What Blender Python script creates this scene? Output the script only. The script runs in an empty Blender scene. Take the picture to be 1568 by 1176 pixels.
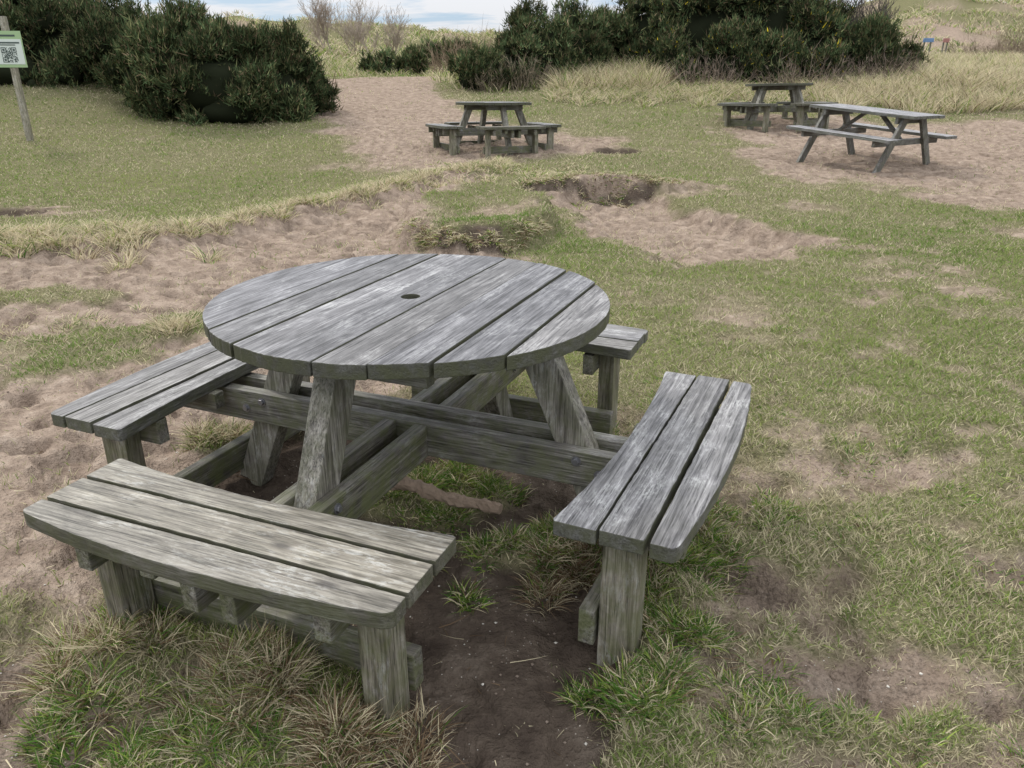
import bpy, bmesh, math, random
import numpy as np
from mathutils import Vector, Matrix
rng=np.random.default_rng(7); random.seed(7)
scene=bpy.context.scene
H=1.43
# ------------------------------------------------------------ noise
def _h(ix,iy,s):
    ix=ix.astype(np.int64); iy=iy.astype(np.int64)
    n=(ix*374761393+iy*668265263+s*974711)&0xffffffff
    n=((n^(n>>13))*1274126177)&0xffffffff
    n=(n^(n>>16))&0xffffffff
    return n/4294967295.0
def vn(x,y,s=0):
    x=np.asarray(x,float); y=np.asarray(y,float)
    ix=np.floor(x); iy=np.floor(y); fx=x-ix; fy=y-iy
    fx=fx*fx*(3-2*fx); fy=fy*fy*(3-2*fy)
    a=_h(ix,iy,s); b=_h(ix+1,iy,s); c=_h(ix,iy+1,s); d=_h(ix+1,iy+1,s)
    return (a*(1-fx)+b*fx)*(1-fy)+(c*(1-fx)+d*fx)*fy
def fbm(x,y,o=4,s=0):
    t=0;a=.5;n=0
    for i in range(o):
        t=t+a*vn(x*1.0,y*1.0,s+i*17); n+=a; a*=.5
        x,y=(x*1.6-y*1.2)+3.1,(x*1.2+y*1.6)+7.7
    return t/n*2-1
def ss(a,b,x):
    t=np.clip((x-a)/(b-a),0,1); return t*t*(3-2*t)
def psd(x,y,poly):
    x=np.asarray(x,float);y=np.asarray(y,float)
    d=np.full(x.shape,1e9); ins=np.zeros(x.shape,bool)
    n=len(poly)
    for i in range(n):
        ax,ay=poly[i]; bx,by=poly[(i+1)%n]
        ex,ey=bx-ax,by-ay
        t=np.clip(((x-ax)*ex+(y-ay)*ey)/(ex*ex+ey*ey),0,1)
        d=np.minimum(d,np.hypot(x-ax-t*ex,y-ay-t*ey))
        c=((ay>y)!=(by>y))
        with np.errstate(divide='ignore',invalid='ignore'):
            xx=ax+(y-ay)*ex/(ey if ey!=0 else 1e-9)
        ins^=(c&(x<xx))
    return np.where(ins,-d,d)
# ------------------------------------------------------------ ground layout
SAND_BIG=[(-1.0,2.75),(-.7,3.3),(-.25,4.2),(.15,5.2),(.1,6.3),(-.75,6.7),(-.9,7.8),(-.3,9.3),(-.3,10.8),(-1.1,11.2),(-1.8,9.8),(-2.4,8.2),(-3.2,7.1),(-4.6,6.5),(-9,6.2),(-9,3.6),(-3.6,3.2),(-3.4,1.6),(-1.35,1.4),(-1.25,2.1)]
HOLLOW=[(.45,9.7),(1.0,10.2),(1.85,10.2),(2.2,8.8),(2.9,7.2),(2.3,6.5),(1.4,6.2),(1.05,6.8),(.8,8.0)]
PATH=[(-6.2,27),(-2.6,27),(-1.6,20),(-.3,16.5),(1.9,14.6),(1.6,13.4),(.2,12.7),(-.9,11.6),(-2.2,11.8),(-3.0,14),(-4.0,17),(-5.8,21)]
SANDR=[(3.1,11.6),(3.6,14.0),(4.4,17.6),(6.6,17.8),(7.4,16),(11,17.5),(18,18),(18,8.2),(9,8.2),(6.0,8.7),(4.0,10.0)]
SOIL=[(-.36,.5),(.26,.5),(.26,1.5),(.42,1.9),(.52,2.3),(.45,2.75),(0,3.2),(-.7,3.15),(-1.15,2.8),(-1.1,2.35),(-.95,1.85),(-.35,1.62)]
ELL=[(1.2,2.7,.62,.22,.75,.35),(.72,1.95,.16,.22,.85,.6),(.9,1.55,.5,.14,.85,.5),(1.35,1.25,.5,.15,.7,.4),(.65,1.15,.35,.22,.7,.5),(2.2,2.5,.5,.12,.5,.2),(1.75,2.0,.3,.1,.5,.3),
     (-1.3,1.3,.35,.4,.8,.5),(.85,3.2,.14,.2,.6,.2),(-.7,1.1,.5,.1,.6,.6),(-6.3,9.0,1.1,.3,1.0,.2)]
def masks(x,y):
    w=fbm(x*1.3,y*1.3,4,3); w2=fbm(x*5,y*5,4,11); w3=fbm(x*.55,y*.55,3,23)
    near=np.clip(y/6,.35,1.6)
    pert=.36*w*near+.24*w2
    def pm(poly,soft=.16):
        return ss(soft,-soft,psd(x,y,poly)+pert)
    sand=pm(SAND_BIG,.3)
    sand=np.maximum(sand,pm(HOLLOW,.22))
    sand=np.maximum(sand,pm(PATH,.6)*.95)
    sand=np.maximum(sand,ss(.7,-.9,psd(x,y,SANDR)+pert*2.0+.6*w3)*.9)
    soil=ss(.1,-.1,psd(x,y,SOIL)+pert*.5)
    for cx,cy,rx,ry,a,b in ELL:
        e=np.hypot((x-cx)/rx,(y-cy)/ry)+.9*w+.9*w2
        m=ss(1.6,.4,e)
        sand=np.maximum(sand,a*m); soil=np.maximum(soil,b*m)
    for cx,cy,rx,ry in [(-2.6,4.1,.7,.4),(-1.9,4.7,.35,.22),(-1.15,2.95,.22,.12),(-3.4,5.2,.8,.2),(-1.55,1.75,.18,.16)]:
        e=np.hypot((x-cx)/rx,(y-cy)/ry)+.8*w+.8*w2
        sand=sand*(1-.75*ss(1.5,.4,e))
    spots=ss(.05,.7,fbm(x*.9+9,y*.9+4,4,31)+.35*w2)*.6*ss(24,10,y)
    f4=fbm(x*4,y*4,4,57)
    spots=np.maximum(spots,ss(.0,.5,f4)*.6*ss(9,2,y))
    sand=np.maximum(sand,spots); soil=np.maximum(soil,.6*ss(.2,.6,f4)*ss(3.6,1.8,y))
    for cx,cy,rx,ry in [(1.72,13.4,.35,.3),(-.28,6.55,.42,.16),(.35,9.95,.25,.12),(1.2,10.0,.95,.10),(-6.3,9.2,1.0,.14)]:
        e=np.hypot((x-cx)/rx,(y-cy)/ry)+.6*w2+.3*w
        soil=np.maximum(soil,ss(1.4,.6,e)*.75)
    g=np.hypot((x+.3)/.36,(y-2.5)/.2)+.6*w2
    g2=np.hypot((x-.1)/.26,(y-2.15)/.12)+.6*w2
    isl=np.maximum(ss(1.2,.7,g),ss(1.2,.7,g2))
    soil=soil*(1-isl); sand=sand*(1-isl)
    return sand,soil,w,w3
A_X=[-200,-80,-35,-26,-15,-5,20,34,42,48,55,62,90,200]
A_Z=[3,3.4,3.6,4.6,3.9,3.3,2.8,4.6,6.9,5.4,6.6,5.6,4.6,3]
def hgt(x,y,fine=True):
    x=np.asarray(x,float);y=np.asarray(y,float)
    z=np.interp(y,[-50,8,11,14.5,17,20,24,30,40,60,130,400],[0,0,.08,.3,.55,.85,1.15,1.4,1.8,2.2,2.0,1.0])
    far=ss(28,60,y)
    z=z+np.interp(x,A_X,A_Z)*np.exp(-((y-88)/17.)**2)*(1+.35*fbm(x*.07,y*.07,4,5))
    z=z+far*1.5*fbm(x*.12,y*.12,5,8)*ss(130,90,y)
    z=z+.38*ss(6.5,10.5,x)*ss(17.5,21.5,y)*ss(40,28,y)*(1+.6*fbm(x*.45,y*.45,3,41))
    z=z+.7*np.exp(-((x-5)/4.5)**2-((y-25.5)/3.5)**2)
    z=z+.55*ss(-6,-11,x)*ss(14,21,y)*ss(60,35,y)
    z=z+.22*fbm(x*.3,y*.3,3,44)*ss(18,26,y)
    lx=np.clip(x,-9,-.2); ly=np.interp(lx,[-9,-4.6,-3.0,-2.1,-1.4,-.2],[6.1,6.4,7.1,8.5,9.9,11.4])
    z=z+.13*np.exp(-((y-ly)/.55)**2)*ss(.6,-.4,x)
    z=z-.10*ss(0,2.5,y-ly-.6)*ss(-1.0,-2.5,x)*ss(15,11,y)
    w2=fbm(x*5,y*5,3,11)
    for cx,cy,r_,a in [(-1.12,1.58,.16,.07),(-.70,1.47,.17,.06),(-.38,1.33,.11,.045),(.42,1.72,.13,.03),(.58,2.1,.13,.03)]:
        z=z+a*np.exp(-((x-cx)**2+(y-cy)**2)/r_**2)*(1+.6*w2)
    e=np.hypot((x+.35)/.75,(y-7.9)/1.45)+.16*w2
    z=z+.22*ss(1.12,.85,e)*(1-.4*ss(.9,0,e))
    sd=psd(x,y,HOLLOW)+.16*w2
    z=z-.17*ss(0.05,-.3,sd)
    z=z+.16*np.exp(-((x-1.2)/1.1)**2)*ss(9.98,10.12,y+.12*w2+.1*np.sin(x*4))*ss(11.4,10.3,y)
    for cx,cy,r,a in [(1.72,13.3,.33,-.18),(-6.3,9.0,.8,-.12)]:
        z=z+a*ss(1.2,.5,np.hypot((x-cx)/r,(y-cy)/(r*.6 if r<.5 else .35))+.2*w2)
    z=z+.03*fbm(x*.8,y*.8,3,71)*ss(1.5,5,y)
    if fine:
        sand,soil,_,_=masks(x,y)
        z=z-.022*ss(.2,.9,np.maximum(sand,soil))*ss(10,6,y)
        z=z-.04*soil*ss(5,3,y)
        n1=fbm(x*5,y*5,3,91); n2=fbm(x*9,y*9,2,97); n3=fbm(x*22,y*22,2,99)
        z=z+np.maximum(sand,soil*.4)*(.030*n1-.055*ss(.05,.45,n2)+.014*n3)*ss(22,12,y)
        z=z+(1-np.maximum(sand,soil))*.018*n1*ss(16,9,y)
    return z
# ------------------------------------------------------------ mesh helper
def mesh_np(name,V,faces_list,cols,mat,attr='col',smooth=True):
    me=bpy.data.meshes.new(name)
    V=np.ascontiguousarray(V,dtype=np.float32).reshape(-1,3)
    loops=np.concatenate([f.ravel() for f in faces_list]).astype(np.int32)
    sizes=np.concatenate([np.full(len(f),f.shape[1]) for f in faces_list])
    st=np.concatenate([[0],np.cumsum(sizes)[:-1]]).astype(np.int32)
    me.vertices.add(len(V)); me.vertices.foreach_set('co',V.ravel())
    me.loops.add(len(loops)); me.loops.foreach_set('vertex_index',loops)
    me.polygons.add(len(sizes)); me.polygons.foreach_set('loop_start',st)
    me.update(calc_edges=True)
    if smooth: me.polygons.foreach_set('use_smooth',np.ones(len(sizes),bool))
    if cols is not None:
        a=me.attributes.new(attr,'FLOAT_COLOR','POINT')
        c=np.ones((len(V),4),np.float32); c[:,:3]=cols
        a.data.foreach_set('color',c.ravel())
    me.materials.append(mat)
    ob=bpy.data.objects.new(name,me); scene.collection.objects.link(ob)
    return ob
def nrm(a): return a/np.maximum(np.linalg.norm(a,axis=1,keepdims=True),1e-9)
def blades(P,D,L,W,C,G,levels=(0,.5,1),tipc=None):
    n=len(P); S=nrm(np.cross(D,rng.normal(size=(n,3))))
    wl={3:(1,.75,0),4:(1,.85,.5,0)}[len(levels)]
    k=len(levels); V=[];C2=[]
    for s,w in zip(levels,wl):
        c=P+D*(L*s)[:,None]+G*(L*s*s)[:,None]
        cc=C if tipc is None else C*(1-s)+tipc*s
        if w>0:
            V+= [c-S*(W*w*.5)[:,None], c+S*(W*w*.5)[:,None]]; C2+=[cc,cc]
        else: V.append(c); C2.append(cc)
    m=len(V); V=np.stack(V,1).reshape(-1,3); C2=np.stack(C2,1).reshape(-1,3)
    b=np.arange(n)[:,None]*m
    q=[b+np.array([[2*i,2*i+1,2*i+3,2*i+2]]) for i in range(k-2)]
    t=b+np.array([[m-3,m-2,m-1]])
    return V,np.concatenate(q),t,C2
class Acc:
    def __init__(s): s.V=[];s.Q=[];s.T=[];s.C=[];s.n=0
    def add(s,V,Q,T,C):
        s.V.append(V);s.C.append(C)
        if Q is not None and len(Q): s.Q.append(Q+s.n)
        if T is not None and len(T): s.T.append(T+s.n)
        s.n+=len(V)
    def make(s,name,mat):
        fl=[]
        if s.Q: fl.append(np.concatenate(s.Q))
        if s.T: fl.append(np.concatenate(s.T))
        return mesh_np(name,np.concatenate(s.V),fl,np.concatenate(s.C),mat,smooth=False)
# ------------------------------------------------------------ materials
def newmat(name):
    m=bpy.data.materials.new(name); m.use_nodes=True
    nt=m.node_tree; nt.nodes.clear()
    o=nt.nodes.new('ShaderNodeOutputMaterial'); return m,nt,o
class N:
    def __init__(s,nt): s.nt=nt
    def n(s,t,**k):
        x=s.nt.nodes.new(t)
        for a,b in k.items(): setattr(x,a,b)
        return x
    def l(s,a,b): s.nt.links.new(a,b)
    def noise(s,vec,scale,detail=4,rough=.55,dist=0):
        x=s.n('ShaderNodeTexNoise'); x.inputs['Scale'].default_value=scale
        x.inputs['Detail'].default_value=detail; x.inputs['Roughness'].default_value=rough
        x.inputs['Distortion'].default_value=dist
        if vec is not None: s.l(vec,x.inputs['Vector'])
        return x.outputs['Fac']
    def ramp(s,fac,stops):
        x=s.n('ShaderNodeValToRGB'); e=x.color_ramp.elements
        while len(e)<len(stops): e.new(.5)
        for i,(p,c) in enumerate(stops):
            e[i].position=p; e[i].color=(c,c,c,1) if isinstance(c,(int,float)) else (*c,1)
        s.l(fac,x.inputs[0]); return x.outputs[0]
    def mix(s,f,a,b,mode='MIX'):
        x=s.n('ShaderNodeMix',data_type='RGBA',blend_type=mode)
        for v,i in ((f,0),(a,6),(b,7)):
            if hasattr(v,'links') : s.l(v,x.inputs[i])
            elif i==0: x.inputs[0].default_value=v
            else: x.inputs[i].default_value=(*v,1)
        return x.outputs[2]
    def math(s,op,a,b=None):
        x=s.n('ShaderNodeMath',operation=op)
        for v,i in ((a,0),(b,1)):
            if v is None: continue
            if hasattr(v,'links'): s.l(v,x.inputs[i])
            else: x.inputs[i].default_value=v
        return x.outputs[0]
def leafmat(name,trans=.35):
    m,nt,o=newmat(name); k=N(nt)
    a=k.n('ShaderNodeAttribute',attribute_name='col')
    p=k.n('ShaderNodeBsdfDiffuse')
    k.l(a.outputs['Color'],p.inputs['Color'])
    if trans>0:
        t=k.n('ShaderNodeBsdfTranslucent'); mx=k.n('ShaderNodeMixShader'); mx.inputs[0].default_value=trans
        k.l(a.outputs['Color'],t.inputs['Color'])
        k.l(p.outputs[0],mx.inputs[1]); k.l(t.outputs[0],mx.inputs[2]); k.l(mx.outputs[0],o.inputs[0])
    else: k.l(p.outputs[0],o.inputs[0])
    return m
M_GRASS=leafmat('grass_blades',.35); M_BUSH=leafmat('gorse_foliage',0); M_TWIG=leafmat('twigs',.0)
def groundmat():
    m,nt,o=newmat('ground_sand_turf'); k=N(nt)
    g=k.n('ShaderNodeNewGeometry'); P=g.outputs['Position']
    a=k.n('ShaderNodeAttribute',attribute_name='col'); sp=k.n('ShaderNodeSeparateColor'); k.l(a.outputs['Color'],sp.inputs[0])
    sand,soil,var=sp.outputs
    n_mid=k.noise(P,8,5,.65); n_fine=k.noise(P,70,3,.7)
    sc=k.ramp(n_mid,[(.32,(.135,.101,.078)),(.45,(.225,.174,.136)),(.56,(.285,.224,.176)),(.7,(.365,.295,.236))])  # darker where the bump dips: shade of the dimples painted into the sand colour
    sc=k.mix(k.math('MULTIPLY',var,.3),sc,(.28,.219,.173))
    sc=k.mix(k.ramp(n_fine,[(.3,.0),(.54,.0),(.68,.7)]),sc,(.115,.086,.065))
    so=k.ramp(n_mid,[(.3,(.042,.032,.026)),(.55,(.083,.065,.051)),(.75,(.15,.122,.098))])
    th=k.ramp(n_fine,[(.3,(.08,.073,.042)),(.5,(.14,.13,.073)),(.7,(.24,.21,.13))])
    th=k.mix(k.ramp(n_mid,[(.4,0),(.65,.5)]),th,(.13,.14,.06))
    f=k.math('ADD',sand,k.math('MULTIPLY',k.math('SUBTRACT',n_fine,.5),.8))
    f=k.math('ADD',f,k.math('MULTIPLY',k.math('SUBTRACT',n_mid,.5),.7))
    f=k.ramp(f,[(.25,0),(.7,1)])
    col=k.mix(f,th,sc)
    f2=k.math('ADD',soil,k.math('MULTIPLY',k.math('SUBTRACT',n_fine,.5),.6))
    f2=k.math('ADD',f2,k.math('MULTIPLY',k.math('SUBTRACT',n_mid,.5),.7))
    f2=k.ramp(f2,[(.3,0),(.75,1)])
    col=k.mix(f2,col,so)
    v=k.n('ShaderNodeTexVoronoi'); v.inputs['Scale'].default_value=60; k.l(P,v.inputs['Vector'])
    spk=k.math('MULTIPLY',k.math('LESS_THAN',v.outputs['Distance'],.11),k.ramp(n_mid,[(.5,0),(.6,1)]))
    col=k.mix(k.math('MULTIPLY',spk,.7),col,(.5,.46,.4))
    p=k.n('ShaderNodeBsdfDiffuse'); k.l(col,p.inputs['Color'])
    hsum=k.math('ADD',k.math('MULTIPLY',n_mid,.05),k.math('MULTIPLY',n_fine,.014))
    b=k.n('ShaderNodeBump'); b.inputs['Strength'].default_value=1; b.inputs['Distance'].default_value=1.0
    k.l(hsum,b.inputs['Height']); k.l(b.outputs[0],p.inputs['Normal']); k.l(p.outputs[0],o.inputs[0])
    return m
def woodmat():
    m,nt,o=newmat('weathered_wood'); k=N(nt)
    ga=k.n('ShaderNodeAttribute',attribute_name='grain').outputs['Vector']
    ta=k.n('ShaderNodeAttribute',attribute_name='wtone'); sp=k.n('ShaderNodeSeparateColor'); k.l(ta.outputs['Color'],sp.inputs[0])
    tone,moss,warm=sp.outputs; rim=ta.outputs['Alpha']
    def mp(sc):
        q=k.n('ShaderNodeMapping'); q.inputs['Scale'].default_value=sc; k.l(ga,q.inputs[0]); return q.outputs[0]
    g1=k.noise(mp((3.0,70,70)),1,4,.65,.9); g2=k.noise(mp((9,210,210)),1,3,.65,.3); pt=k.noise(mp((5,11,11)),1,5,.68,.6); sp4=k.noise(mp((34,110,110)),1,4,.75)
    base=k.ramp(g1,[(.34,(.042,.042,.049)),(.45,(.086,.086,.097)),(.56,(.134,.134,.147)),(.72,(.210,.210,.224))])
    basew=k.ramp(g1,[(.34,(.062,.053,.040)),(.45,(.130,.115,.089)),(.57,(.198,.179,.142)),(.73,(.295,.272,.224))])
    col=k.mix(warm,base,basew)
    crack=k.ramp(g2,[(.34,.3),(.46,.95),(.7,1.2)])
    col=k.mix(1,col,crack,'MULTIPLY')
    blot=k.ramp(pt,[(.32,.6),(.5,1.0),(.68,1.3)]); col=k.mix(1,col,blot,'MULTIPLY')
    pm=k.math('MULTIPLY',k.ramp(pt,[(.5,0),(.66,1)]),k.ramp(sp4,[(.48,0),(.58,1)]))
    col=k.mix(k.math('MULTIPLY',pm,.5),col,(.40,.405,.39))
    v=k.n('ShaderNodeTexVoronoi'); v.inputs['Scale'].default_value=1.0; k.l(mp((2.2,6,6)),v.inputs['Vector'])
    kn=k.ramp(v.outputs['Distance'],[(.03,.8),(.085,0)])
    col=k.mix(kn,col,(.035,.03,.027))
    tn=k.math('ADD',k.math('MULTIPLY',tone,.9),.5)
    x=k.n('ShaderNodeVectorMath',operation='SCALE'); k.l(col,x.inputs[0]); k.l(tn,x.inputs['Scale']); col=x.outputs[0]
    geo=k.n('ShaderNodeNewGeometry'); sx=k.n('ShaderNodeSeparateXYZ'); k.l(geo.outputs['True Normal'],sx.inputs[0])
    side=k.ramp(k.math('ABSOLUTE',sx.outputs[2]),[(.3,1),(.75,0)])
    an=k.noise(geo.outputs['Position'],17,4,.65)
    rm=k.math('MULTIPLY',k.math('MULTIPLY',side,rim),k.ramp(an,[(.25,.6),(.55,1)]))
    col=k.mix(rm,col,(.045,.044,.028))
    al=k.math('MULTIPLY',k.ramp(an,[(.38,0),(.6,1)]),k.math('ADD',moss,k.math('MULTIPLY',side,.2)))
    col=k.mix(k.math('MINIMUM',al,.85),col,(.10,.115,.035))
    p=k.n('ShaderNodeBsdfPrincipled'); k.l(col,p.inputs['Base Color'])
    p.inputs['Roughness'].default_value=.58; p.inputs['Specular IOR Level'].default_value=.42
    hh=k.math('ADD',k.math('MULTIPLY',g1,.004),k.math('MULTIPLY',g2,.003))
    b=k.n('ShaderNodeBump'); b.inputs['Strength'].default_value=.8; b.inputs['Distance'].default_value=1; k.l(hh,b.inputs['Height'])
    k.l(b.outputs[0],p.inputs['Normal']); k.l(p.outputs[0],o.inputs[0]); return m
def simplemat(name,c,rough=.6,metal=0,nscale=20,amt=.3):
    m,nt,o=newmat(name); k=N(nt); g=k.n('ShaderNodeTexCoord')
    n=k.noise(g.outputs['Object'],nscale,4); col=k.mix(k.math('MULTIPLY',n,amt*2),c,tuple(v*.45 for v in c))
    p=k.n('ShaderNodeBsdfPrincipled'); p.inputs['Roughness'].default_value=rough; p.inputs['Metallic'].default_value=metal
    k.l(col,p.inputs['Base Color']); k.l(p.outputs[0],o.inputs[0]); return m
M_GROUND=groundmat(); M_WOOD=woodmat(); M_BOLT=simplemat('galvanised_bolt',(.32,.32,.34),.4,.8)
# ------------------------------------------------------------ ground sheet
nr,na=720,640
r=np.concatenate([np.geomspace(1.3,60,nr-60),np.geomspace(61,900,60)])
th=np.linspace(-1,1,na)
th=np.radians(95)*np.sign(th)*(.45*np.abs(th)+.55*np.abs(th)**2.6)
R,T=np.meshgrid(r,th,indexing='ij')
X=R*np.sin(T); Y=-1.2+R*np.cos(T)
Z=hgt(X,Y); sand,soil,w,w3=masks(X,Y)
sand=sand*(1-ss(28,34,Y))+ss(-.2,.5,fbm(X*.22,Y*.22,4,77))*.8*ss(28,40,Y)
V=np.stack([X,Y,Z],-1).reshape(-1,3)
idx=np.arange(nr*na).reshape(nr,na)
Q=np.stack([idx[:-1,:-1],idx[:-1,1:],idx[1:,1:],idx[1:,:-1]],-1).reshape(-1,4)[:,::-1]
mesh_np('ground',V,[Q],np.stack([sand,soil,w*.5+.5],-1).reshape(-1,3),M_GROUND)
# ------------------------------------------------------------ wood part builder
class Wood:
    def __init__(s): s.V=[];s.F=[];s.G=[];s.T=[];s.M=[];s.n=0
    def part(s,bm,mat4,gmap,tone,moss,warm,bev=.004,mi=0,rim=0.):
        if bev: bmesh.ops.bevel(bm,geom=[e for e in bm.edges if e.calc_face_angle(0)>.6],offset=bev,segments=2,affect='EDGES',profile=.6)
        off=np.array([random.uniform(-50,50) for _ in range(3)])
        bm.verts.index_update()
        for v in bm.verts:
            c=np.array(v.co); s.G.append(c[list(gmap)]+off); s.V.append(mat4@v.co); s.T.append((tone,moss,warm,rim))
        for f in bm.faces: s.F.append([v.index+s.n for v in f.verts]); s.M.append(mi)
        s.n+=len(bm.verts); bm.free()
    def prism(s,poly,z0,z1,mat4=Matrix(),gmap=(0,1,2),tone=.5,moss=0,warm=.3,bev=.004,mi=0,hole=None,rim=0.):
        bm=bmesh.new()
        a=[bm.verts.new((x,y,z0)) for x,y in poly]; b=[bm.verts.new((x,y,z1)) for x,y in poly]
        n=len(poly); bm.faces.new(a[::-1]); bm.faces.new(b)
        for i in range(n): bm.faces.new((a[i],a[(i+1)%n],b[(i+1)%n],b[i]))
        bmesh.ops.recalc_face_normals(bm,faces=bm.faces)
        if hole:
            me=bpy.data.meshes.new('t'); bm.to_mesh(me); bm.free(); ob=bpy.data.objects.new('t',me); scene.collection.objects.link(ob)
            bm2=bmesh.new(); bmesh.ops.create_cone(bm2,cap_ends=True,segments=32,radius1=hole,radius2=hole,depth=.5,matrix=Matrix.Translation((0,0,(z0+z1)/2)))
            me2=bpy.data.meshes.new('c'); bm2.to_mesh(me2); bm2.free(); ob2=bpy.data.objects.new('c',me2); scene.collection.objects.link(ob2)
            md=ob.modifiers.new('b','BOOLEAN'); md.object=ob2; md.operation='DIFFERENCE'; md.solver='EXACT'
            dg=bpy.context.evaluated_depsgraph_get(); dg.update(); em=ob.evaluated_get(dg).to_mesh()
            bm=bmesh.new(); bm.from_mesh(em); ob.evaluated_get(dg).to_mesh_clear()
            bpy.data.objects.remove(ob); bpy.data.objects.remove(ob2)
        s.part(bm,mat4,gmap,tone,moss,warm,bev,mi,rim)
    def box(s,c,size,rot=Matrix(),tone=.5,moss=0,warm=.4,bev=.004,axis=0,mi=0,rim=0.):
        x,y,z=[v/2 for v in size]; gm=[0,1,2]; gm.insert(0,gm.pop(axis))
        s.prism([(-x,-y),(x,-y),(x,y),(-x,y)],-z,z,Matrix.Translation(c)@rot,tuple(gm),tone,moss,warm,bev,mi,rim=rim)
    def bolt(s,c,nrmv,r=.011):
        q=Vector(nrmv).to_track_quat('Z','Y').to_matrix().to_4x4()
        m=Matrix.Translation(c)@q
        s.prism([(r*1.5*math.cos(i*math.pi/6),r*1.5*math.sin(i*math.pi/6)) for i in range(12)],0,.003,m,tone=.5,bev=0,mi=1)
        s.prism([(r*math.cos(i*math.pi/3),r*math.sin(i*math.pi/3)) for i in range(6)],.003,.011,m,tone=.5,bev=.001,mi=1)
    def mesh(s,name):
        me=bpy.data.meshes.new(name); me.from_pydata([tuple(v) for v in s.V],[],s.F)
        a=me.attributes.new('grain','FLOAT_VECTOR','POINT'); a.data.foreach_set('vector',np.array(s.G,np.float32).ravel())
        a=me.attributes.new('wtone','FLOAT_COLOR','POINT'); a.data.foreach_set('color',np.array(s.T,np.float32).ravel())
        me.materials.append(M_WOOD); me.materials.append(M_BOLT)
        me.polygons.foreach_set('material_index',np.array(s.M,np.int32)); me.update(); return me
rt=lambda a=.15:random.uniform(.5-a,.5+a)
def round_table():
    W=Wood(); Rr=.635; bw=.1415
    for i in range(-4,5):
        x0=max(i*bw-bw/2+.0022,-Rr+.002); x1=min(i*bw+bw/2-.0022,Rr-.002)
        pts=[]; K=14
        for j in range(K+1):
            x=x0+(x1-x0)*j/K; pts.append((x,-math.sqrt(max(Rr*Rr-x*x,.0009))+random.uniform(-.002,.002)))
        for j in range(K,-1,-1):
            x=x0+(x1-x0)*j/K; pts.append((x,math.sqrt(max(Rr*Rr-x*x,.0009))+random.uniform(-.002,.002)))
        dz=random.uniform(-.0025,.0025)
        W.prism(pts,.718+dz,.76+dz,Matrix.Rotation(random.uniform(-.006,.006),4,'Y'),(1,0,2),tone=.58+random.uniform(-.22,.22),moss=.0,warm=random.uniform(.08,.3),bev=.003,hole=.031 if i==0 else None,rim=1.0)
    for y in (-.0585,.0585): W.box((0,y,.677),(1.0,.045,.078),tone=.35,moss=.2,warm=.7)
    for y in (-.40,.40): W.box((0,y,.677),(.56,.045,.078),tone=.35,moss=.2,warm=.7)
    for y in (-.059,.059): W.box((0,y,.293),(2.0,.045,.118),tone=rt()+.15,moss=.25,warm=.6)
    for x in (-.059,.059):
        for sg in (-1,1): W.box((x,sg*.5475,.291),(.045,.93,.115),axis=1,tone=rt(),moss=.45,warm=.75)
    BP={0:(-.012,0,-2.0,.565),1:(0,0,0,.56),2:(0,0,0,.585),3:(0,-.025,.6,.535)}
    for q in range(4):
        Rz=Matrix.Rotation(q*math.pi/2,4,'Z')
        Mv=Rz@Matrix(((1,0,0,0),(0,0,-1,0),(0,1,0,0),(0,0,0,1)))
        hw=.058
        W.prism([(.41-hw,.714),(.41+hw,.714),(.76+hw,-.08),(.76-hw,-.08)],-.0355,.0355,Mv,(1,0,2),tone=.9,moss=.12,warm=.75)
        for rr in (.60,.675):
            for sg in (-1,1): W.bolt(Rz@Vector((rr,sg*.0815,.30+(.02 if rr<.62 else -.015))),Rz.to_3x3()@Vector((0,sg,0)))
        dr,dt,yw,L=BP[q]
        Rz=Rz@Matrix.Translation((dr,dt,0))@Matrix.Translation((.88,0,0))@Matrix.Rotation(math.radians(yw),4,'Z')@Matrix.Translation((-.88,0,0))
        Ro=Rz.to_3x3().to_4x4()
        ri,ro,s_=.722,1.033,.038
        def rin(t):
            c=max(0,abs(t)-(L-.008)); return ri+s_*(1-(t/L)**2)+c*.8
        def rout(t):
            c=max(0,abs(t)-(L-.013)); return ro+s_*(1-(t/L)**2)-c*.9
        ts=[-L+2*L*j/46 for j in range(47)]; ts[1:1]=[-L+.010]; ts[-1:-1]=[L-.010]
        for lo,hi in ((.722,.836),(.847,.958),(.969,1.09)):
            inn=[(max(lo,rin(t)),t) for t in ts if min(hi,rout(t))-max(lo,rin(t))>.012]
            out=[(min(hi,rout(t)),t) for t in ts if min(hi,rout(t))-max(lo,rin(t))>.012]
            j=lambda a:[(x+random.uniform(-.0012,.0012),y) for x,y in a]
            dz=random.uniform(-.003,.003)
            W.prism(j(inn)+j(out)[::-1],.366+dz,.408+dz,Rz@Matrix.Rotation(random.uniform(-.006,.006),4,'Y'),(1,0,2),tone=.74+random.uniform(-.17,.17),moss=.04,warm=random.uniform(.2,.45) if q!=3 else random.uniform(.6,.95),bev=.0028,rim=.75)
        pt_=L-.125
        for sg in (-1,1):
            W.box(Rz@Vector((.88,sg*pt_,.134)),(.105,.065,.454),Ro,tone=.65,moss=.25,warm=1.0,axis=2)
            W.box(Rz@Vector((.885,sg*(pt_-.056),.318)),(.28,.045,.085),Ro,tone=.4,moss=.3,warm=.8)
        W.box(Rz@Vector((.797,0,.045)),(.045,2*L-.16,.11),Ro,tone=.4,moss=.45,warm=.8,axis=1)
        W.box(Rz@Vector((.80,0.15,.333)),(.14,.045,.06),Ro,tone=.4,moss=.3,warm=.8);W.box(Rz@Vector((.95,-.15,.333)),(.14,.045,.06),Ro,tone=.4,moss=.3,warm=.8)
    return W.mesh('round_picnic_table')
ME=round_table()
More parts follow.
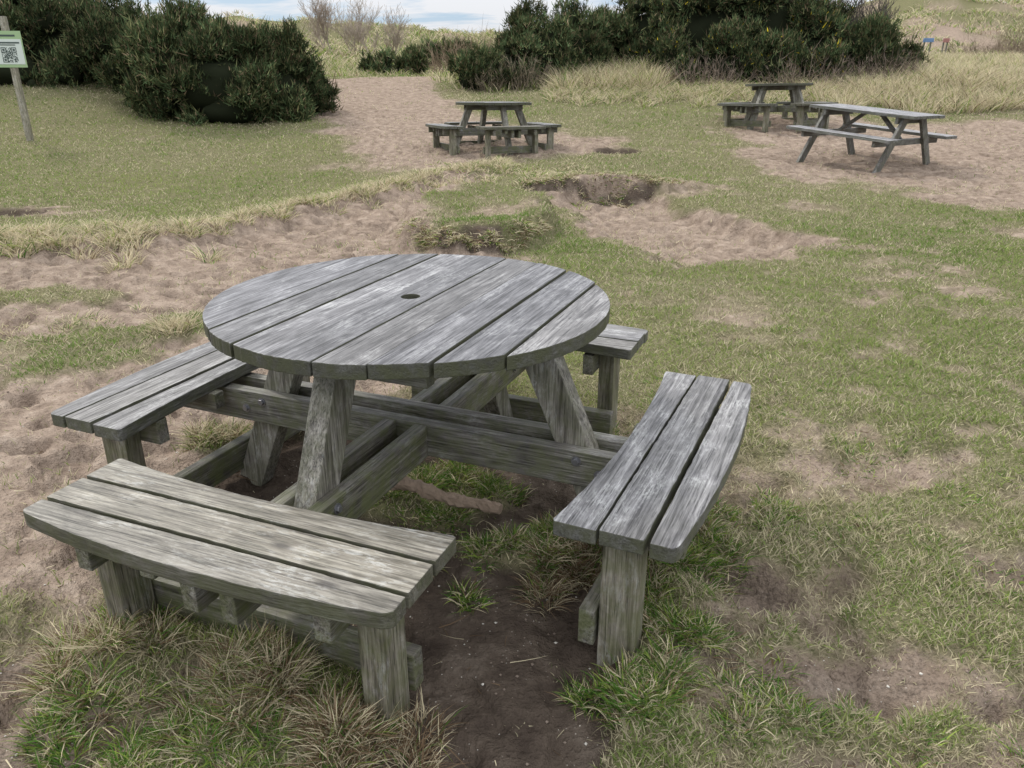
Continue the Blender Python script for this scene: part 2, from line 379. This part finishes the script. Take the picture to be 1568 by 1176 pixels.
def place(name,me,loc,rz,tilt=(0,0)):
    ob=bpy.data.objects.new(name,me); scene.collection.objects.link(ob)
    ob.location=loc; ob.rotation_euler=(math.radians(tilt[0]),math.radians(tilt[1]),math.radians(rz)); return ob
place('round_picnic_table',ME,(-.325,2.418,0),-22.6)
z=lambda x,y:float(hgt(np.array([x]),np.array([y]))[0])
place('round_picnic_table.001',ME,(-.31,13.7,z(-.31,13.7)-.02),22,(-1,.5))
place('round_picnic_table.002',ME,(5.25,16.2,z(5.3,16.3)),35,(-1.5,0))
def aframe():
    W=Wood()
    for i in range(5): W.box((random.uniform(-.01,.01),(i-2)*.147,.74),(1.75,.14,.042),tone=rt()+.5,warm=.2,rim=.6)
    for sg in (-1,1):
        for j in range(2): W.box((0,sg*(.62+j*.15),.44),(1.75,.14,.042),tone=rt()+.45,warm=.25,rim=.5)
    for x in (-.6,.6):
        W.box((x,0,.675),(.045,.70,.085),axis=1,tone=.4,warm=.5)
        W.box((x,0,.375),(.045,1.56,.085),axis=1,tone=.5,warm=.5)
        for sg in (-1,1):
            Mv=Matrix.Translation((x+.047*(1 if x>0 else -1),0,0))@Matrix(((0,0,1,0),(1,0,0,0),(0,1,0,0),(0,0,0,1)))
            W.prism([(sg*.20-.065,.717),(sg*.20+.065,.717),(sg*.66+.065,-.06),(sg*.66-.065,-.06)],-.023,.023,Mv,(1,0,2),tone=.55,moss=.1,warm=.5)
        s=1 if x>0 else -1
        Mv=Matrix(((1,0,0,0),(0,0,-1,0),(0,1,0,0),(0,0,0,1)))
        W.prism([(s*.12-.04,.717),(s*.12+.04,.717),(s*.57+.02,.36),(s*.57-.06,.36)],-.023,.023,Mv,(0,1,2),tone=.5,warm=.5)
    return W.mesh('picnic_table')
place('picnic_table',aframe(),(5.38,12.2,z(5.45,12.3)),math.degrees(math.atan2(-.84,.54)),(0,3.5))
# ------------------------------------------------------------ grass
def lawn(N_,ymin,ymax,pw):
    u=rng.random(N_); a=1-pw
    y=(ymin**a+u*(ymax**a-ymin**a))**(1/a)
    x=(rng.random(N_)*2-1)*(.78*y+.9)
    sand,soil,w,w3=masks(x,y)
    cl=fbm(x*9,y*9,3,5)
    bare=np.maximum(sand,soil)
    p=(1-ss(.15,.85,bare+.4*cl))
    p=np.maximum(p,(.04+.28*ss(0,.6,w+.5*cl))*(sand>.5)*(soil<.4))
    k=rng.random(N_)<p
    return x[k],y[k],cl[k],w3[k],bare[k]
GA=Acc()
for N_,y0,y1,pw in ((330000,.95,7,1.15),(230000,6.5,30,1.02)):
    x,y,cl,w3,bare=lawn(N_,y0,y1,pw)
    n=len(x); zz=hgt(x,y)-.003
    P=np.stack([x,y,zz],1)
    az=rng.random(n)*6.283; tl=np.abs(rng.normal(0,.6,n))+.15
    D=nrm(np.stack([np.cos(az)*tl,np.sin(az)*tl,np.ones(n)],1))
    L=(.017+.022*rng.random(n))*(1+.8*np.clip(cl,-.8,1))*(1+.045*y)
    W=.0022+.0007*y
    G=np.stack([np.cos(az)*.25,np.sin(az)*.25,-.15*np.ones(n)],1)
    dry=fbm(x*.8+5,y*.8+2,4,133)+.5*fbm(x*3.2,y*3.2,3,137)
    t=np.clip(.55+1.0*w3+.35*rng.normal(size=n),0,1)[:,None]
    c=np.array([.13,.20,.05])*(1-t)+np.array([.25,.285,.10])*t
    st=(rng.random(n)<np.clip(.33+.6*ss(.1,.6,bare)+.2*ss(6,14,y)+.6*dry,.06,.95))[:,None]
    c=np.where(st,np.array([.47,.42,.28])*(.6+.5*rng.random((n,1))),c)*(.7+.6*rng.random((n,1)))
    GA.add(*blades(P,D,L,W,c,G))
GA.make('grass_lawn',M_GRASS)
GREEN=np.array([.09,.18,.035]);LIME=np.array([.24,.31,.07]);STRAW=np.array([.54,.47,.32]);BROWN=np.array([.19,.13,.08])
def tufts(acc,cs,r,n,lo,hi,mix,w=.004,lean=.6,droop=.35,fine=True):
    cs=np.array(cs,float).reshape(-1,2); cs=np.repeat(cs,n,0); n=len(cs)
    a=rng.random(n)*6.283; rr=r*np.sqrt(rng.random(n)); x=cs[:,0]+rr*np.cos(a); y=cs[:,1]+rr*np.sin(a)
    P=np.stack([x,y,hgt(x,y,fine)-.006],1)
    az=a+rng.normal(0,.9,n); tl=np.abs(rng.normal(lean,.35,n))
    D=nrm(np.stack([np.cos(az)*tl,np.sin(az)*tl,np.ones(n)],1))
    L=lo+(hi-lo)*rng.random(n)**1.5
    G=np.stack([np.cos(az)*.3,np.sin(az)*.3,-droop*np.ones(n)],1)
    ch=rng.choice(4,n,p=mix); c=np.stack([GREEN,LIME,STRAW,BROWN])[ch]*(.6+.7*rng.random((n,1)))
    acc.add(*blades(P,D,L,np.full(n,w)*(.6+.8*rng.random(n)),c,G,(0,.35,.7,1)))
TU=Acc()
gm=(.42,.24,.24,.1); dm=(.10,.10,.50,.30); bm_=(.05,.03,.40,.52)
def cluster(cx,cy,sx,sy,k,*a,**kw):
    tufts(TU,np.stack([cx+rng.normal(size=k)*sx,cy+rng.normal(size=k)*sy],1),*a,**kw)
cluster(-1.14,1.60,.08,.07,10,.05,210,.05,.13,dm,w=.003)
cluster(-.98,1.43,.12,.06,9,.05,170,.04,.09,gm,w=.0033)
cluster(-.68,1.50,.08,.05,10,.05,230,.06,.13,dm,w=.003)
cluster(-.75,1.36,.14,.06,10,.05,170,.04,.09,gm,w=.0033)
cluster(-.36,1.34,.08,.05,11,.05,200,.05,.12,bm_,w=.0028)
cluster(-.45,1.20,.12,.05,7,.05,160,.04,.08,gm,w=.0033)
cluster(.28,1.50,.08,.05,8,.05,170,.04,.08,gm,w=.0033)
cluster(.43,1.72,.06,.14,12,.05,180,.05,.10,gm,w=.0033)
cluster(.60,2.12,.07,.14,12,.05,180,.05,.10,gm,w=.0035)
cluster(.85,2.35,.12,.10,9,.06,130,.03,.07,gm)
cluster(.60,1.55,.07,.12,9,.06,130,.04,.07,gm,w=.0033)
cluster(-.26,2.56,.16,.05,13,.05,170,.04,.10,gm)
cluster(-.34,2.32,.10,.03,6,.05,150,.03,.05,gm)
cluster(.08,2.15,.12,.05,12,.05,170,.04,.09,gm)
cluster(.18,2.02,.07,.05,9,.05,170,.05,.12,bm_,w=.003)
cluster(.42,2.75,.10,.10,6,.05,120,.04,.09,gm)
cluster(-1.2,2.93,.14,.06,9,.05,120,.06,.13,(.1,.1,.65,.15))
cluster(-1.30,1.18,.1,.1,5,.05,120,.04,.10,dm)
cluster(1.0,1.28,.2,.08,8,.06,100,.03,.06,gm,w=.0033)
cluster(1.8,1.9,.5,.3,16,.08,80,.03,.05,gm)
cluster(1.5,3.4,.8,.7,26,.08,60,.03,.055,gm)
cluster(-2.05,4.4,.05,.05,3,.05,110,.1,.22,(.03,.05,.85,.07),lean=.35)
cluster(-2.6,4.4,.5,.35,16,.07,60,.04,.10,(.1,.1,.75,.05))
for a,b in ((-.38,1.42),(.22,1.58),(.66,2.58),(-1.05,1.75),(-.2,2.0)): cluster(a,b,.05,.05,3,.04,100,.04,.08,gm)
TU.make('grass_tussock',M_GRASS)
MA=Acc()
lx=[-9,-4.6,-3.0,-2.1,-1.4,-.2]; ly=[6.1,6.4,7.1,8.5,9.9,11.4]
x=rng.uniform(-8,-.1,520); x=x[rng.random(520)<.2+.8*vn(x*1.3,x*0+2,3)]
tufts(MA,np.stack([x,np.interp(x,lx,ly)+rng.normal(size=len(x))*.36+.15],1),.10,80,.06,.2,(.05,.10,.80,.05),w=.0065,lean=.5)
tufts(MA,np.stack([rng.normal(-4.0,.5,40),6.5+rng.normal(size=40)*.2],1),.10,80,.1,.26,(.05,.10,.80,.05),w=.007,lean=.45)
tufts(MA,np.stack([rng.normal(-.1,.7,80),11.0+rng.normal(size=80)*.6],1),.12,45,.05,.14,(.12,.15,.68,.05),w=.010,lean=.7)
a=rng.uniform(3.5,5.9,60); tufts(MA,np.stack([-.35+.72*np.cos(a),7.9+1.42*np.sin(a)],1),.06,60,.05,.13,(.1,.1,.5,.3),w=.006,lean=.9,droop=.7)
tufts(MA,np.stack([rng.uniform(.2,2.3,80),10.15+rng.normal(size=80)*.09],1),.07,40,.04,.12,(.1,.1,.5,.3),w=.008,lean=.8,droop=.6)
y=rng.uniform(17.8,34,2300); x=7.0+rng.random(2300)*(y*.72-6.0); k_=vn(x*.5,y*.5,9)>.28
tufts(MA,np.stack([x,y],1)[k_],.22,40,.18,.6,(.05,.10,.80,.05),w=.015,lean=.4,droop=.25,fine=False)
y=rng.uniform(20,46,1700); x=rng.uniform(-7,8,1700)*(y/26); k_=(vn(x*.4,y*.4,19)>.38)&~((y<29)&(x>-6.5)&(x<-2.2))
tufts(MA,np.stack([x,y],1)[k_],.3,34,.15,.48,(.16,.24,.56,.04),w=.018,lean=.45,droop=.25,fine=False)
tufts(MA,np.stack([rng.uniform(.8,8,420),20.3+rng.normal(size=420)*.6],1),.2,36,.15,.45,(.1,.16,.7,.04),w=.014,fine=False)
tufts(MA,np.stack([rng.uniform(1.2,3.8,200),rng.uniform(20.5,24,200)],1),.25,40,.3,.85,(.08,.12,.72,.08),w=.016,lean=.35,droop=.2,fine=False)
y=rng.uniform(34,96,7500); x=rng.uniform(-.75,.85,7500)*y; k_=vn(x*.14,y*.14,29)+.5*(vn(x*.5,y*.5,30)-.5)>.33
tufts(MA,np.stack([x,y],1)[k_],.8,16,.35,.8,(.14,.18,.64,.04),w=.055,lean=.5,fine=False)
MA.make('marram_grass',M_GRASS)
# ------------------------------------------------------------ gorse bushes
def gorse(name,blobs,n,ll=(.05,.19),w=.019,tone=1.0,flowers=.0,sub=15):
    A=Acc(); bm=bmesh.new(); bmesh.ops.create_icosphere(bm,subdivisions=3,radius=1)
    v=np.array([q.co[:] for q in bm.verts]); f=np.array([[q.index for q in t.verts] for t in bm.faces]); bm.free()
    small=[]
    for (cx,cy,cz,rx,ry,rz) in blobs:
        c0=np.array([cx,cy,z(cx,cy)+cz]); R3=np.array([rx,ry,rz])
        lump=1+.25*fbm(v[:,0]*2.3+cx,v[:,1]*2.3+v[:,2]*2.1,3,61)
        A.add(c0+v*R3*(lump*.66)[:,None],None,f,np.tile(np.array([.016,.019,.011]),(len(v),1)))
        k=int(sub*(rx*rz)**.7+5)
        d=nrm(rng.normal(size=(k,3))); d[:,2]=np.where(d[:,2]<-.65,-d[:,2],d[:,2])
        for q in d:
            s=rng.uniform(.15,.46)*min(1,(rx*rz)**.5)*1.05
            small.append((c0+q*R3*rng.uniform(.68,1.08),np.array([s*1.2,s,s*rng.uniform(.7,1.5)]),q))
    tot=sum(s[1][0]*s[1][2] for s in small)
    for c0,R3,q in small:
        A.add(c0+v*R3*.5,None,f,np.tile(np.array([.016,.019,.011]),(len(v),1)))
        k=max(24,int(n*R3[0]*R3[2]/tot)); m=8
        d=nrm(rng.normal(size=(k,3))+q*.5+np.array([0,0,.2]))
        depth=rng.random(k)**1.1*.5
        lump=1+.6*fbm(d[:,0]*3+c0[0]*3,d[:,1]*3+d[:,2]*3+c0[2]*3,3,5)
        cp=c0+d*R3*(lump*(1.12-depth))[:,None]
        tw=1+rng.uniform(-.35,.4)
        cp=np.repeat(cp,m,0); dd=np.repeat(d,m,0); K=len(cp)
        P=cp+rng.normal(0,.03,(K,3))
        D=nrm(dd*.5+np.array([0,0,.9])+rng.normal(0,.55,(K,3)))
        L=ll[0]+(ll[1]-ll[0])*rng.random(K)**1.8
        L=np.where(rng.random(K)<.03,L*2.2,L)
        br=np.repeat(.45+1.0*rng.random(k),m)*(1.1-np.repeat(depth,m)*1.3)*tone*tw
        base=np.where((rng.random(K)<.3)[:,None],np.array([.125,.13,.06]),np.array([.058,.083,.038]))
        base=np.where((rng.random(K)<.10)[:,None],np.array([.18,.135,.085]),base)
        c=base*br[:,None]
        fl=rng.random(K)<flowers; c[fl]=np.array([.55,.42,.03])
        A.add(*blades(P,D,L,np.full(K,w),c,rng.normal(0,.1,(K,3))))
    return A.make(name,M_BUSH)
gorse('gorse_bush',[(-6.0,16.8,.65,1.2,1.0,.85),(-6.9,17.4,.7,1.0,1.0,.95),(-5.1,17.4,.5,1.0,.9,.75),(-4.5,17.7,.25,.6,.7,.45),(-5.7,16.6,.25,1.0,.7,.5),(-7.6,17.7,.55,.9,.9,.8)],16000)
gorse('gorse_bush',[(-12.8,20.3,.7,1.6,1.2,1.2),(-10.9,20.6,.5,1.4,1.1,.95),(-9.3,19.8,.5,1.3,1.0,.9),(-14.5,21,.8,1.6,1.3,1.5),(-8.2,19.6,.4,1.0,1.0,.85),(-11.8,19.2,.2,1.2,.8,.65)],11500,w=.022)
gorse('gorse_bush',[(-.2,22.3,.4,.9,.9,.75),(.7,22.8,.65,.9,.9,.95),(-.9,22.1,.2,.7,.7,.6),(1.6,23.2,.7,.9,.8,.8),(2.4,24.2,.7,.9,.8,.7)],8000,tone=1.2,w=.022)
gorse('gorse_bush',[(3.9,24.4,.6,1.4,1.2,1.1),(5.2,23.6,.8,1.5,1.3,1.4),(6.9,23.4,.8,1.4,1.3,1.6),(8.2,22.8,.5,1.2,1.2,1.3),(6.0,22.2,.2,1.5,.9,.75),(4.2,23.0,.15,1.2,.9,.7),(8.0,21.8,.0,1.2,.8,.7),(5.8,24.7,1.2,1.5,1.0,1.4),(7.4,24.6,1.3,1.3,1.0,1.3)],21000,tone=1.15,flowers=.008,w=.023)
gorse('gorse_bush',[(9.6,22.8,.2,.9,1.1,.85),(10.4,23.4,.0,.8,.9,.65)],5000,w=.023)
gorse('gorse_bush',[(-18,27,.9,2.5,1.5,1.9),(-23,29,.9,3,1.5,2.2),(-14,25.5,.8,1.8,1.3,1.5)],6000,ll=(.15,.3),w=.05)
gorse('gorse_bush',[(-9.6,31,.1,1.3,1,.7),(-4.4,31,.0,1.2,1,.45),(-3.0,36,.1,1.5,1,.6)],2800,ll=(.12,.26),w=.04,tone=1.3)
def lowshrub(name,blobs,n,c0,ww=.0006):
    A=Acc()
    for cx,cy,rx,hh in blobs:
        K=n; a=rng.random(K)*6.283; rr=rx*np.sqrt(rng.random(K)); x=cx+rr*np.cos(a); y=cy+rr*np.sin(a)*.6
        P=np.stack([x,y,hgt(x,y,False)],1)
        D=nrm(np.stack([np.cos(a)*.5*rr/rx,np.sin(a)*.3,np.ones(K)],1)+rng.normal(0,.16,(K,3)))
        L=hh*(.55+.5*rng.random(K))*(1-.45*(rr/rx)**2); G=rng.normal(0,.12,(K,3))
        wd=ww*cy
        c=np.array(c0)*(.6+.8*rng.random((K,1)))
        A.add(*blades(P,D,L,np.full(K,wd*1.3),c,G,(0,.35,.7,1)))
        for rep in range(9):
            s=.25+.7*rng.random(K); P2=P+D*(L*s)[:,None]+G*(L*s*s)[:,None]
            D2=nrm(D+rng.normal(0,.6,(K,3))); A.add(*blades(P2,D2,L*.3*(.4+rng.random(K)),np.full(K,wd*.7),c*1.1,G,(0,.5,1)))
    return A.make(name,M_TWIG)
def bare_tree(cx,cy,hh,c0,r0=.055,nst=3,rmin=.006):
    V=[];Q=[];g=float(hgt(np.array([cx]),np.array([cy]),False)[0])
    def limb(p,d,L,r,lv):
        segs=4; prev=None; q=p.copy(); dd=d.copy()
        for i in range(segs+1):
            rr=max(r*(1-.6*i/segs),rmin); a=dd.orthogonal().normalized(); b=dd.cross(a)
            ring=[]
            for j in range(4):
                an=j*math.pi/2; V.append(tuple(q+(a*math.cos(an)+b*math.sin(an))*rr)); ring.append(len(V)-1)
            if prev:
                for j in range(4): Q.append((prev[j],prev[(j+1)%4],ring[(j+1)%4],ring[j]))
            prev=ring
            if lv>0 and i>=1:
                for _ in range(2 if lv>1 else 1):
                    nd=(dd+Vector((random.gauss(0,.6),random.gauss(0,.6),random.gauss(.15,.3)))).normalized(); limb(q.copy(),nd,L*random.uniform(.5,.72),rr*.55,lv-1)
            dd=(dd+Vector((random.gauss(0,.12),random.gauss(0,.12),.08))).normalized(); q=q+dd*(L/segs)
    for _ in range(nst): limb(Vector((cx+random.gauss(0,.3),cy,g-.1)),Vector((random.gauss(0,.4),random.gauss(0,.3),1)).normalized(),hh*.5,r0,3)
    V=np.array(V); mesh_np('bare_tree',V,[np.array(Q)],np.tile(np.array(c0),(len(V),1)),M_TWIG)
bare_tree(-8.9,40,2.9,(.36,.30,.25),.04); bare_tree(-6.3,40,2.3,(.36,.30,.25),.04); bare_tree(-7.5,41,2.7,(.40,.34,.28),.04)
lowshrub('bare_shrub',[(-1.6,27.5,1.1,1.5),(-.5,28,.9,1.3)],150,(.22,.17,.12))
bare_tree(12.2,28,2.5,(.08,.07,.065),.04); bare_tree(11.4,28.5,2.4,(.08,.07,.065),.04)
lowshrub('bare_shrub',[(27,45,3.5,2.0),(31,46,4,2.2)],420,(.19,.15,.11))
lowshrub('bare_shrub',[(.35,21.6,.5,1.0),(-.6,21.5,.4,.8)],70,(.2,.165,.12))
lowshrub('bare_shrub',[(7.6,21.0,1.2,.9),(9.4,21.2,1.0,.8),(5,21.4,1.2,.8)],130,(.19,.15,.12))
# ------------------------------------------------------------ sign on post
def sign():
    e=bpy.data.objects.new('information_sign_post',None); scene.collection.objects.link(e)
    x,y=-8.68,14.5; e.location=(x,y,z(x,y)); e.rotation_euler=(0,math.radians(0),math.radians(12))
    W=Wood(); W.box((0,0,1.0),(.10,.10,2.05),axis=2,tone=1.2,moss=.12,warm=1.0)
    p=bpy.data.objects.new('post',W.mesh('post')); scene.collection.objects.link(p); p.parent=e
    def quad(name,rects,mat,yy):
        bm=bmesh.new()
        for x0,z0,x1,z1 in rects:
            bmesh.ops.create_cube(bm,size=1,matrix=Matrix.Translation(((x0+x1)/2,yy,(z0+z1)/2))@Matrix.Diagonal((x1-x0,.004,z1-z0,1)))
        me=bpy.data.meshes.new(name); bm.to_mesh(me); bm.free(); me.materials.append(mat)
        o=bpy.data.objects.new(name,me); scene.collection.objects.link(o); o.parent=e
    gr=simplemat('sign_green',(.30,.42,.22),.4,0,8,.08); wh=simplemat('sign_white',(.55,.6,.55),.35,0,8,.05); bk=simplemat('sign_ink',(.05,.07,.06),.5,0,8,.05)
    X0,X1=-.30,.24
    bmz=1.22
    quad('board',[(X0,bmz,X1,bmz+.58)],gr,-.058)
    quad('panel',[(X0+.02,bmz+.05,X1-.02,bmz+.45)],wh,-.063)
    rs=[]; n=21; sz=.24; cx,cz=-.12,bmz+.08
    rnd=random.Random(3)
    for i in range(n):
        for j in range(n):
            fi=lambda a,b:(i-a)**2<=9 and (j-b)**2<=9
            on=rnd.random()<.48
            for a,b in ((3,3),(3,17),(17,17)):
                if fi(a,b): mx=max(abs(i-a),abs(j-b)); on=mx in(0,1,3)
            if on: s=sz/n; rs.append((cx+i*s,cz+j*s,cx+i*s+s*.98,cz+j*s+s*.98))
    quad('qr_code',rs,bk,-.0665)
    quad('text_lines',[(X0+.05,bmz+.38,X1-.05,bmz+.405),(X0+.05,bmz+.35,X1-.12,bmz+.365)],bk,-.0665)
    quad('header_text',[(X0+.08,bmz+.49,X1-.1,bmz+.52)],bk,-.0615)
sign()
def farsign(x,y,col,w,hh):
    e=bpy.data.objects.new('beach_sign',None); scene.collection.objects.link(e); e.location=(x,y,z(x,y))
    bm=bmesh.new(); bmesh.ops.create_cube(bm,size=1,matrix=Matrix.Translation((0,-.05,hh))@Matrix.Diagonal((w,.03,.15,1))); bmesh.ops.bevel(bm,geom=bm.edges[:],offset=.008,segments=1,affect='EDGES')
    me=bpy.data.meshes.new('board'); bm.to_mesh(me); bm.free(); me.materials.append(simplemat('sign_paint',col,.5))
    o=bpy.data.objects.new('board',me); scene.collection.objects.link(o); o.parent=e
    W=Wood(); W.box((-.3*w,0,hh/2),(.05,.04,hh+.1),axis=2,warm=.8); W.box((.3*w,0,hh/2),(.05,.04,hh+.1),axis=2,warm=.8)
    p=bpy.data.objects.new('posts',W.mesh('posts')); scene.collection.objects.link(p); p.parent=e
farsign(16.3,33,(.14,.24,.42),.42,.95); farsign(17.0,33,(.36,.16,.14),.24,.95)
# ------------------------------------------------------------ fallen branch, twigs, pebbles
def tube(name,pts,rads,mat,seg=12,bump=.15):
    pts=[Vector(p) for p in pts]; V=[];F=[]
    for i,p in enumerate(pts):
        t=(pts[min(i+1,len(pts)-1)]-pts[max(i-1,0)]).normalized(); a=t.orthogonal().normalized() if i==0 else (pa-pa.dot(t)*t).normalized(); pa=a; b=t.cross(a)
        for j in range(seg):
            an=2*math.pi*j/seg; rr=rads[i]*(1+random.uniform(-bump,bump)); V.append(p+(a*math.cos(an)+b*math.sin(an))*rr)
    for i in range(len(pts)-1):
        for j in range(seg): F.append((i*seg+j,i*seg+(j+1)%seg,(i+1)*seg+(j+1)%seg,(i+1)*seg+j))
    F.append(tuple(range(seg))[::-1]); F.append(tuple((len(pts)-1)*seg+j for j in range(seg)))
    me=bpy.data.meshes.new(name); me.from_pydata(V,[],F); me.materials.append(mat)
    o=bpy.data.objects.new(name,me); scene.collection.objects.link(o); return o
M_BARK=simplemat('driftwood_bark',(.34,.25,.18),.85,0,60,.5)
K=34; pts=[];rd=[]
zb=max(z(-.44,2.47),z(-.25,2.40),z(-.07,2.33))
for i in range(K):
    t=i/(K-1); x=-.44+.40*t; y=2.44-.14*t+.012*math.sin(t*9); pts.append((x,y,zb+.062-.03*t+.005*math.sin(t*6))); rd.append(.026*(1-.3*t)*(1+.15*math.sin(t*23)))
tube('fallen_branch',pts,rd,M_BARK,bump=.2)
TW=Acc(); n=900
y=.95+rng.random(n)**1.6*5; x=(rng.random(n)*2-1)*(.75*y+.4)
a=rng.random(n)*6.283
P=np.stack([x,y,hgt(x,y)+.003],1); D=nrm(np.stack([np.cos(a),np.sin(a),rng.normal(0,.12,n)],1))
c=np.where((rng.random(n)<.5)[:,None],STRAW*.8,BROWN*.7)
TW.add(*blades(P,D,.03+.10*rng.random(n)**2,.0022+.0016*rng.random(n),c,rng.normal(0,.12,(n,3)),(0,.35,.7,1)))
TW.make('fallen_twigs',M_TWIG)
PB=Acc(); n=2600
y=.95+rng.random(n)**1.5*4; x=(rng.random(n)*2-1)*(.7*y+.3); sa,so,_,_=masks(x,y); kk=np.maximum(sa,so)>.45; x=x[kk];y=y[kk];n=len(x)
s=.0018+.005*rng.random(n)**3; o8=np.array([[1,0,0],[-1,0,0],[0,1,0],[0,-1,0],[0,0,.6],[0,0,-.6]],float)
V=(np.stack([x,y,hgt(x,y)+.001],1)[:,None,:]+o8[None]*s[:,None,None]*(.7+.6*rng.random((n,6,1)))).reshape(-1,3)
F=np.array([[0,2,4],[2,1,4],[1,3,4],[3,0,4],[2,0,5],[1,2,5],[3,1,5],[0,3,5]]); F=(np.arange(n)[:,None,None]*6+F[None]).reshape(-1,3)
cc=np.where((rng.random(n)<.4)[:,None],np.array([.5,.47,.42]),np.array([.2,.16,.13]))
PB.add(V,None,F,np.repeat(cc,6,0)); PB.make('pebbles',M_TWIG)
# ------------------------------------------------------------ light
el=math.radians(42); azv=math.radians(-45)
dv=Vector((math.sin(azv)*math.cos(el),math.cos(azv)*math.cos(el),math.sin(el)))
sl=bpy.data.lights.new('sun','SUN'); sl.energy=2.5; sl.angle=math.radians(9); sl.color=(1,.95,.87)
so_=bpy.data.objects.new('sun',sl); scene.collection.objects.link(so_); so_.rotation_euler=dv.to_track_quat('Z','Y').to_euler()
wd=bpy.data.worlds.new('World'); scene.world=wd; wd.use_nodes=True; nt=wd.node_tree; nt.nodes.clear(); k=N(nt)
sky=k.n('ShaderNodeTexSky'); sky.sky_type='NISHITA'; sky.sun_disc=False; sky.sun_elevation=el; sky.sun_rotation=azv; sky.dust_density=1.0; sky.ozone_density=2
tc=k.n('ShaderNodeTexCoord'); sxyz=k.n('ShaderNodeSeparateXYZ'); k.l(tc.outputs['Generated'],sxyz.inputs[0])
mp=k.n('ShaderNodeMapping'); mp.inputs['Scale'].default_value=(1,1,9); k.l(tc.outputs['Generated'],mp.inputs[0])
cl=k.noise(mp.outputs[0],4.5,5,.6,.4); cf=k.ramp(cl,[(.42,.0),(.54,1)])
grad=k.ramp(sxyz.outputs[2],[(0,.33),(.12,.42),(.6,1),(1,1)])
blue=k.mix(.25,(2.5,3.5,4.9),sky.outputs[0])
cloud=k.mix(1,grad,(15.0,15.3,15.9),'MULTIPLY')
col=k.mix(cf,blue,cloud); 
hi=k.ramp(sxyz.outputs[2],[(.1,0),(.45,.75)])
col=k.mix(hi,col,cloud)
bg=k.n('ShaderNodeBackground'); bg.inputs[1].default_value=.15; k.l(col,bg.inputs[0]); ow=k.n('ShaderNodeOutputWorld'); k.l(bg.outputs[0],ow.inputs[0])
# ------------------------------------------------------------ camera
cd=bpy.data.cameras.new('camera'); cam=bpy.data.objects.new('camera',cd); scene.collection.objects.link(cam)
cam.location=(0,0,H); cam.rotation_euler=(math.radians(68),0,0); cd.lens=27.05; cd.sensor_width=36; cd.clip_end=3000; cd.clip_start=.05
scene.camera=cam
scene.view_settings.view_transform='Standard'; scene.view_settings.look='None'; scene.view_settings.exposure=0
